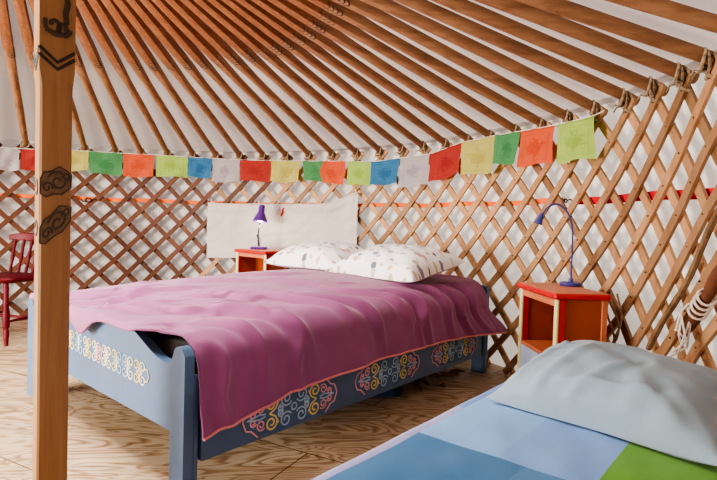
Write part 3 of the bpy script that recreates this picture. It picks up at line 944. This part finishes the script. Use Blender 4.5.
# ------------------------------------------------------------------ bedside cabinets
def cabinet(label, loc, rz, W=.388, D=.222, H=.63):
    """origin: near corner of the front on the floor; +x depth, +y width; the open front faces -x"""
    t = thing('bedside_cabinet', label, 'cabinet', loc, rz, 'orange bedside cabinets')
    e = .015; ht = H - .024
    mb = MB(); mb.bbox((-e, -e, ht), (D + e * .6, W + e, H), .006, 0)
    o = mb.build('top', M_red, t, smooth=False); tag(o, 'red edged table top')
    mb = MB(); mb.bbox((-e + .006, -e + .006, H), (D + e * .6 - .006, W + e - .006, H + .002), .001); o2 = mb.build('top_panel', M_salmon, o, smooth=False); tag(o2, 'salmon painted top surface')
    for yy in (0, W - .018):
        mb = MB(); mb.bbox((.039, yy + .002, .16), (D - .004, yy + .016, ht), .002); mb.build('side_panel', M_orange, t, smooth=False)
        for xx in (D - .026,):
            mb = MB(); mb.bbox((xx, yy - .003, 0), (xx + .026, yy + .021, ht - .001), .003); mb.build('leg', M_salmon, t, smooth=False)
        mb = MB(); mb.bbox((0, yy - .005, 0), (.010, yy + .023, ht - .001), .002); o = mb.build('leg', M_lime, t, smooth=False); tag(o, 'pale lime front leg')
        mb = MB(); mb.bbox((.0105, yy - .004, .0), (.038, yy + .022, ht - .002), .002); mb.build('stile', M_red, t, smooth=False)
    mb = MB(); mb.bbox((.002, .024, ht - .034), (.020, W - .024, ht - .002), .002); o = mb.build('top_rail', M_salmon, t, smooth=False)
    mb = MB(); mb.bbox((D - .014, .017, .16), (D - .004, W - .017, ht - .003), .002); mb.build('back_panel', M_orange, t, smooth=False)
    mb = MB(); mb.bbox((.003, .019, .335), (D - .016, W - .019, .352), .002); mb.build('shelf', M_salmon, t, smooth=False)
    mb = MB(); mb.bbox((.012, .019, .17), (.016, W - .019, .333), .001); mb.build('lower_panel', M_orange, t, smooth=False)
    mb = MB(); N = 40; top = []; bot = []
    for i in range(N + 1):
        y = .024 + (W - .048) * i / N; q = i / N
        k = abs(q - .5) * 2
        zb = .262 - .075 * (k ** 2.2) + .014 * math.sin(k * 14)
        top.append((y, .3345)); bot.append((y, zb))
    mb.strip(top, bot, lambda u, z: (.0035, u, z), lambda u, z: (.0105, u, z))
    o = mb.build('apron', M_paleblue, t, angle=30); tag(o, 'pale blue scalloped apron')
    return t
cabinet('orange bedside cabinet with red top standing right of the mauve bed, blue lamp on it', (2.347, .150, 0), math.radians(4))
# the far one, turned with the bed: front faces the foot of the bed
c2 = cabinet('orange bedside cabinet with red top behind the left pillow, purple lamp on it', (.775, 2.09, 0), math.radians(49.44), H=.655)

# gooseneck lamp
LZ = .632
t = thing('gooseneck_lamp', 'slim violet-blue gooseneck lamp on the right bedside cabinet', 'lamp', (2.530, .452, LZ))
mb = MB(); mb.lathe([(.046, 0), (.049, .004), (.049, .013), (.044, .017), (.012, .020), (.010, .034)], n=32); mb.build('base', M_navy, t)
neck = []
for i in range(8): neck.append((.0, 0, .025 + .215 * i / 7))
for i in range(1, 17):
    a = PI * .74 * i / 16; neck.append((-.082 + .082 * math.cos(a), .012 * i / 16, .235 + .150 * math.sin(a)))
hx, hy, hz = neck[-1]; neck += [(hx - .008, hy, hz - .012)]
mb = MB(); mb.tube(neck, .0045, 8); mb.build('neck', M_navy, t)
mb = MB(); Mh = Matrix.Rotation(math.radians(200), 3, 'Y')
mb.lathe([(.007, -.005), (.012, .008), (.014, .026), (.019, .040), (.020, .048), (.017, .048)], (hx - .008, hy, hz - .010), 18, Mh); mb.build('lamp_head', M_navy, t)

# purple desk lamp
def on_c2(x, y): return Matrix.Translation((.775, 2.09, 0)) @ Matrix.Rotation(math.radians(49.44), 4, 'Z') @ Vector((x, y, .657))
t = thing('desk_lamp', 'purple metal desk lamp with conical shade on the cabinet behind the left pillow', 'lamp', on_c2(.150, .275))
mb = MB(); mb.bbox((-.068, -.05, 0), (.068, .05, .022), .008); mb.build('base', M_purple, t)
mb = MB()
for yy in (-.009, .009): mb.tube([(0, yy, .02), (-.012, yy, .12)], .0045, 6); mb.tube([(-.012, yy, .11), (.004, yy, .225)], .0045, 6)
mb.tube([(-.012, -.018, .115), (-.012, .018, .115)], .010, 8)
for sx in (-.02, .012): mb.tube([(sx * .4, 0, .03)] + [(sx * .6 + .004 * math.sin(i * 2), .004 * math.cos(i * 2), .04 + .006 * i) for i in range(10)] + [(-.012, 0, .11)], .003, 5)
mb.tube([(.004, 0, .22), (.004, 0, .27)], .006, 6)
mb.build('arm', M_metal, t)
Ms = Matrix.Rotation(math.radians(4), 3, 'Y').to_3x3() @ Matrix.Rotation(math.radians(-10), 3, 'X')
mb = MB(); prof = [(.010, .150), (.022, .146), (.026, .134), (.027, .085), (.036, .066), (.058, .020), (.066, .0), (.063, .0), (.055, .020), (.032, .064), (.018, .08)]
mb.lathe(prof, (.004, 0, .235), 28, Ms); mb.build('lamp_shade', M_purple, t)
mb = MB(); mb.lathe([(.010, .075), (.026, .045), (.030, .022), (.022, .004), (.004, -.002)], (.004, 0, .235), 16, Ms); mb.build('bulb', M_bulb, t)
lamp_pos = on_c2(.150, .275) + Vector((.004, 0, .22))

# ------------------------------------------------------------------ cloth hung on the lattice behind the bed
def cloth_pt(u, v):
    d = 87.2 + (55.9 - 87.2) * u
    zt = 1.050 + .006 * math.sin(u * 9) + .075 * sstep(.80, 1.0, u) + .02 * sstep(.35, .8, u) - .012 * math.sin(PI * min(1, u * 3)) - .014 * math.sin(PI * sstep(.55, .95, u))
    zb = .548 + .012 * math.sin(u * 7)
    z = zt + (zb - zt) * v
    w = .016 * N3(u * 6, v * 1.2, 2) + .011 * N3(u * 9 + v * 4, v * 6, 5) + .004 * N3(u * 30, v * 12, 8) + .006 * math.sin(u * 40 + v * 3) * (1 - v) ** 2
    sagf = .016 * math.exp(-((v - .10 - .06 * math.sin(PI * min(1, u / .5))) / .03) ** 2) if u < .98 else 0
    return cyl(d - .5 * v * (1 - u) * 0, R - .042 - abs(w) * 1.3 - sagf, z)
mb = MB(); mb.grid(cloth_pt, 110, 40)
cl = thing('hanging_cloth', 'plain cream cloth hung on the lattice behind the lamp and left pillow', 'cloth', cyl(71, R - .05, .55))
mb.v = [tuple(Vector(p) - Vector(cl.location)) for p in mb.v]
mb.build('sheet', M_cloth, cl, angle=180, fix=False)
mb = MB(); pts = [Vector(cloth_pt(.50, .055)) - Vector(cl.location) + Vector((0, -.012, 0)), Vector(cloth_pt(.495, .12)) - Vector(cl.location) + Vector((0, -.016, 0)), Vector(cloth_pt(.485, .20)) - Vector(cl.location) + Vector((0, -.012, 0))]
mb.tube(pts, [.006, .009, .005], 6); o = mb.build('tie', M_band_r, cl); tag(o, 'dark red tie on the cloth')
mb = MB()
mb.tube([Vector(cloth_pt(u / 30, .0)) - Vector(cl.location) for u in range(31)], .007, 6); mb.build('hem', M_cloth, cl)
mb = MB()
for uu in (.02, .33, .66, .985):
    p = Vector(cloth_pt(uu, .0)) - Vector(cl.location)
    mb.tube([p + Vector((0, 0, -.012)), p + Vector((.006, -.008, .012)), p + Vector((0, .01, .035))], .005, 5)
mb.build('tie', M_string, cl)

# ------------------------------------------------------------------ prayer flags
SR = R - .075
sd = [133, 123.1, 109.8, 96.4, 80.6, 68, 58.4, 52.8, 46.9, 40.4, 34.1, 27.4, 22.8, 16.3, 9.8, 8.2]
sz_ = [1.43, 1.437, 1.466, 1.468, 1.443, 1.430, 1.416, 1.396, 1.41, 1.418, 1.468, 1.474, 1.466, 1.450, 1.438, 1.445]
sd_r = sd[::-1]; sz_r = sz_[::-1]
def string_z(d): return interp(sd_r, sz_r, d)
fs_ = thing('prayer_flag_string', 'string of small square prayer flags in many colours along the wall top', 'flags', cyl(66, SR, 1.43))
base = Vector(fs_.location)
mb = MB(); mb.tube([cyl(d, SR, string_z(d)) - base for d in [8.2 + (131 - 8.2) * i / 160 for i in range(161)]], .0028, 5); mb.build('cord', M_string, fs_)
flags = [('white', 130.5, 124.0, .19, 0), ('white', 123.6, 120.3, .185, 0), ('red', 120.1, 115.7, .175, 0), ('yellow', 114.6, 109.2, .175, 0), ('green', 109.1, 103.4, .195, .03), ('orange', 103.2, 97.6, .205, .02), ('lime', 97.1, 91.1, .190, -.01),
         ('blue', 91.0, 86.3, .180, -.02), ('white', 86.25, 80.7, .205, 0), ('red', 80.6, 74.2, .188, .03), ('yellow', 74.1, 68.1, .186, 0), ('green', 68.0, 62.5, .170, .22), ('orange', 63.4, 58.0, .190, -.32),
         ('lime', 57.9, 52.9, .192, .02), ('blue', 52.8, 46.9, .188, 0), ('white', 46.85, 40.6, .220, 0), ('red', 40.5, 34.1, .205, .03), ('yellow', 34.0, 27.5, .228, .05), ('green', 27.4, 22.9, .185, -.06), ('orange', 22.8, 16.5, .205, -.05), ('lime', 16.1, 9.8, .205, .10)]
for i, (c, d0, d1, drop, sk) in enumerate(flags):
    ph = random.random() * 9
    def fpt(u, v):
        d = d0 + (d1 - d0) * u
        tw = sk * v
        d2 = d + (d1 - d0) * tw * .6
        z = string_z(d) - v * drop * (1 + (.10 * sk * 3) * (u - .5)) + (.02 * sk * 3) * (u - .5) * v + .006 * math.sin(u * 5 + ph) * v
        if abs(sk) > .2: d2 = d0 + (d1 - d0) * (.5 + (u - .5) * (1 - .35 * abs(v - .45)) + (.22 if sk > 0 else -.10) * math.sin(v * 3) * (1 if sk > 0 else 1) * .6)
        r = SR + .004 - .012 * v * (1 + math.sin(u * 6 + ph)) - .006 * math.sin(u * 9 + v * 4 + ph)
        return cyl(d2, r, z) - base
    mb = MB(); mb.grid(fpt, 14, 12, uv=True)
    mb.uv = [(u, 1 - v) for u, v in mb.uv]
    o = mb.build('flag', FM[c], fs_, angle=180, fix=False); tag(o, {'white': 'faded white prayer flag', 'lime': 'yellow-green prayer flag'}.get(c, c + ' prayer flag'))
    mb = MB(); mb.tube([Vector(fpt(u / 10, 0)) + Vector((0, 0, -.004)) for u in range(11)], .0045, 5); mb.build('hem', FM[c], o)

# ------------------------------------------------------------------ webbing band behind the slats
def band(name, label, d0, d1, z0, z1, mat, hw=.016):
    def f(u, v):
        d = d0 + (d1 - d0) * u
        return cyl(d, R + .022 - .004 * math.cos(d * 2), z0 + (z1 - z0) * u + (v - .5) * 2 * hw + .004 * math.sin(d * .4))
    mb = MB(); mb.grid(f, 120, 2); o = mb.build(name, mat, angle=180, fix=False); return tag(o, label, 'band')
band('webbing_band', 'long orange webbing band threaded behind the lattice at left and centre', 130, 17.2, 1.055, 1.055, M_band_o)
band('webbing_band', 'dark red webbing band threaded behind the lattice on the far right', 15.2, -40, 1.052, 1.02, M_band_r, .019)
def knot(name, label, d, z, mat, s=1, r=R - .03):
    mb = MB(); c = cyl(d, r, z); tx = Vector((-math.sin(math.radians(d)), math.cos(math.radians(d)), 0)); rn = cyl(d, 1, 0)
    P = lambda a, e, w: c + tx * (a * s) + Vector((0, 0, e * s)) + rn * w
    pts = [P(.022 * math.cos(i * .7), .018 * math.sin(i * .7), -.004 * math.cos(i * .35)) for i in range(11)]
    mb.tube(pts, .0065 * s, 6)
    mb.tube([P(-.02, 0, 0), P(-.05, .012, .004), P(-.07, -.004, .02)], .006 * s, 6)
    mb.tube([P(.02, -.01, 0), P(.045, -.014, .004), P(.06, .006, .02)], .006 * s, 6)
    return tag(mb.build(name, mat), label, 'rope')
knot('rope_loop', 'dark rope loop knotted on the lattice just right of the post', 109.3, 1.04, M_rope_dark)
knot('rope_loop', 'dark rope loop tied at the end of the red band above the gooseneck lamp', 15.3, 1.050, M_rope_dark, .55)

# ------------------------------------------------------------------ dark red wooden chair
def turned(mb, p0, p1, prof, n=12):
    p0, p1 = Vector(p0), Vector(p1); d = p1 - p0
    q = Vector((0, 0, 1)).rotation_difference(d.normalized()).to_matrix()
    mb.lathe([(r, t * d.length) for t, r in prof], p0, n, q)
ch = thing('wooden_chair', 'dark red wooden spindle-back chair at the far left beside the post', 'chair', (-1.0, 1.66, 0), math.radians(-10))
mb = MB(); N = 28                                          # seat faces -y
prof = [(-.012, .86), (0, .97), (.014, 1.0), (.026, .97), (.030, .90)]
rings = []
for zz, k in prof:
    rings.append([(math.copysign(abs(math.cos(a)) ** .6, math.cos(a)) * .20 * k, math.copysign(abs(math.sin(a)) ** .6, math.sin(a)) * .195 * k, .43 + zz) for a in [2 * PI * i / N for i in range(N)]])
vs = [p for r in rings for p in r]; fs = [tuple(range(N - 1, -1, -1)), tuple(N * (len(prof) - 1) + k for k in range(N))]
for i in range(len(prof) - 1):
    for k in range(N): fs.append((i * N + k, i * N + (k + 1) % N, (i + 1) * N + (k + 1) % N, (i + 1) * N + k))
mb.add(vs, fs); mb.build('seat', M_chair, ch)
lp = [(0, .012), (.1, .015), (.22, .019), (.26, .013), (.30, .021), (.5, .023), (.62, .017), (.66, .023), (.72, .016), (.9, .018), (1, .014)]
for sx in (-1, 1):
    for sy in (-1, 1):
        mb = MB(); turned(mb, (sx * .185, sy * .18, 0), (sx * .13, sy * .13, .425), lp); mb.build('leg', M_chair, ch)
    mb = MB(); turned(mb, (sx * .168, -.165, .16), (sx * .168, .165, .16), [(0, .007), (.3, .010), (.5, .014), (.7, .010), (1, .007)]); mb.build('stretcher', M_chair, ch)
mb = MB(); turned(mb, (-.165, 0, .165), (.165, 0, .165), [(0, .007), (.5, .013), (1, .007)]); mb.build('stretcher', M_chair, ch)
for k in range(5):
    x = -.13 + .065 * k; y = .155 + .02 * (1 - (x / .15) ** 2)
    mb = MB(); turned(mb, (x * .92, y - .008, .45), (x * 1.02, y + .055, .705), [(0, .010), (.15, .012), (.3, .009), (.5, .015), (.7, .010), (.9, .012), (1, .010)]); mb.build('spindle', M_chair, ch)
def rail_pt(u, v):
    return None
mb = MB(); M_ = 24; top = []; bot = []
for i in range(M_ + 1):
    x = -.175 + .35 * i / M_; k = 1 - (x / .175) ** 2
    top.append((x, .755 - .018 * (1 - k) ** 2)); bot.append((x, .695 + .006 * (1 - k)))
yb = lambda x: .205 + .035 * (1 - (x / .175) ** 2)
mb.strip(top, bot, lambda u, z: (u, yb(u) - .013, z), lambda u, z: (u, yb(u) + .013, z))
o = mb.build('back_rail', M_chair, ch, angle=50)
bv = o.modifiers.new('soft', 'BEVEL'); bv.width = .006; bv.segments = 2; bv.limit_method = 'ANGLE'

# ------------------------------------------------------------------ odds and ends under the bed
rk = random.Random(3)
for i in range(26):
    px = 1.29 + rk.uniform(-.12, .10); py = 1.66 + rk.uniform(-.20, .18)
    zz = .006 + .012 * (i // 7)
    L = rk.uniform(.05, .13); a = rk.uniform(0, PI); mb = MB(); cur = rk.uniform(-.03, .03)
    p = [(math.cos(a) * (t - .5) * L, math.sin(a) * (t - .5) * L, cur * (t - .5) ** 2 * 4 * .5 + (.012 if cur < 0 else 0)) for t in (0, .25, .5, .75, 1)]
    mb.tube(p, [.004, .008, .009, .008, .004], 6)
    o = mb.build('wood_chip', M_kindling); o.location = bedpt(px, py, zz)
    tag(o, 'small curled piece of dry bark in the heap under the double bed', 'wood chip', 'dry bark pieces under the bed')
mb = MB()
def lump(u, v):
    a = 2 * PI * u; e = v * PI / 2
    r = .10 * (1 + .25 * N3(math.cos(a) * 1.5, math.sin(a) * 1.5, v * 2))
    return (r * math.cos(a) * math.cos(e) * 1.4, r * math.sin(a) * math.cos(e), .075 * math.sin(e) * (1 + .3 * N3(math.cos(a) * 3, math.sin(a) * 3, 4)))
mb.grid(lump, 28, 10)
o = mb.build('cloth_bundle', M_bag, angle=180); o.location = bedpt(1.20, 1.30, .004)
tag(o, 'dark blue crumpled cloth lying on the floor under the double bed', 'cloth')

# ------------------------------------------------------------------ joint of the lattice at the right edge
def wpt(d, z, off=0): return cyl(d, R - .03 - off, z)
mb = MB()
pts = [wpt(1.4 - (1.4 + 7.2) * t, .43 + .56 * t, .006 * math.sin(t * 9)) for t in [i / 14 for i in range(15)]]
mb.tube(pts, [.011 + .004 * abs(N3(i * .7, 0)) for i in range(15)], 7)
tag(mb.build('rough_branch', M_wood_rough), 'rough bark-covered stick leaning on the lattice at the right edge', 'stick')
mb = MB()
pts = [wpt(-8.8 + 5.2 * t, .80 - .27 * t, .022) for t in [i / 10 for i in range(11)]]
mb.tube(pts, [.021 + .004 * math.sin(i * 1.1) for i in range(11)], 10)
bd = mb.build('bark_roll', M_bundle); tag(bd, 'brown roll tied with white string on the lattice at the right edge', 'roll')
mb = MB()
for j in range(4):
    c = wpt(-6.7 + .35 * j, .69 - .018 * j, .022); rn = cyl(-6.5, 1, 0); tx = Vector((-rn.y, rn.x, 0)); ax = Vector((0, 0, 1))
    mb.tube([c + (rn * math.cos(a) + (tx * .45 + ax * .9) * math.sin(a)) * .028 for a in [2 * PI * i / 14 for i in range(15)]], .0045, 5)
for j in range(6):
    p = wpt(-5.6, .66, .05); rr = rk.uniform
    mb.tube([p, p + Vector((rr(-.03, .03), rr(-.03, .06), -.03)), p + Vector((rr(-.03, .02), rr(.0, .09), -.07 - .02 * j)), p + Vector((rr(-.03, .02), rr(.02, .10), -.10 - .025 * j))], .0035, 5)
mb.build('string', M_string, bd)
# cords behind the right cabinet
mb = MB()
for j in range(3):
    d0 = 6.6 - .5 * j
    mb.tube([wpt(d0 + .5 * math.sin(t * 6 + j), .62 - .26 * t, .015 + .008 * math.sin(t * 5 + j * 2)) for t in [i / 12 for i in range(13)]], .005, 5)
tag(mb.build('twisted_cord', M_rope), 'pale twisted cord hanging on the lattice just right of the right cabinet', 'cord')

# ------------------------------------------------------------------ light
def area(name, loc, target, sx, sy, watts, col, shape='RECTANGLE'):
    l = bpy.data.lights.new(name, 'AREA'); l.shape = shape; l.size = sx
    if shape in ('RECTANGLE', 'ELLIPSE'): l.size_y = sy
    l.energy = watts; l.color = col
    o = bpy.data.objects.new(name, l); COL.objects.link(o); o.location = loc
    o.rotation_euler = (Vector(target) - Vector(loc)).to_track_quat('-Z', 'Y').to_euler(); return o
area('crown_daylight', (0, 0, 2.42), (0.05, 0.05, 0), .95, .95, 125, (1, .97, .93), 'DISK')
area('doorway_daylight', cyl(205, R - .02, .80), (1.2, .9, .45), 1.35, 1.2, 185, (1, .95, .88))
l = bpy.data.lights.new('desk_lamp_bulb', 'POINT'); l.energy = 1.2; l.color = (1, .82, .62); l.shadow_soft_size = .025
o = bpy.data.objects.new('desk_lamp_bulb', l); COL.objects.link(o); o.location = lamp_pos + Vector((0, 0, -.02))

l = bpy.data.lights.new('sun_outside', 'SUN'); l.energy = 2.3; l.angle = .02; l.color = (1, .97, .92)
o = bpy.data.objects.new('sun_outside', l); COL.objects.link(o); o.location = cyl(10, 6, 4)
o.rotation_euler = (-cyl(10, 1, .55)).to_track_quat('-Z', 'Y').to_euler()
w = bpy.data.worlds.new('sky'); sc.world = w; w.use_nodes = True
bg = w.node_tree.nodes['Background']; bg.inputs[0].default_value = (.92, .95, 1, 1); bg.inputs[1].default_value = .3

# ------------------------------------------------------------------ camera
cam = bpy.data.cameras.new('camera'); co = bpy.data.objects.new('camera', cam); COL.objects.link(co)
cam.sensor_width = 36; cam.lens = 504.873 / 717 * 36; cam.clip_start = .02
pi_, ro = math.radians(-1.7239), math.radians(1.7001)
fw = Vector((0, math.cos(pi_), math.sin(pi_))); r0 = Vector((1, 0, 0)); u0 = r0.cross(fw)
rx = r0 * math.cos(ro) + u0 * math.sin(ro); ux = -r0 * math.sin(ro) + u0 * math.cos(ro)
mat = Matrix((rx, ux, -fw)).transposed().to_4x4(); mat.translation = (1.5147, -1.9436, .8915)
co.matrix_world = mat
sc.camera = co
sc.cycles.use_denoising = True
sc.cycles.max_bounces = 8
sc.cycles.diffuse_bounces = 5
sc.view_settings.view_transform = 'AgX'
sc.view_settings.look = 'AgX - High Contrast'
sc.view_settings.exposure = .45
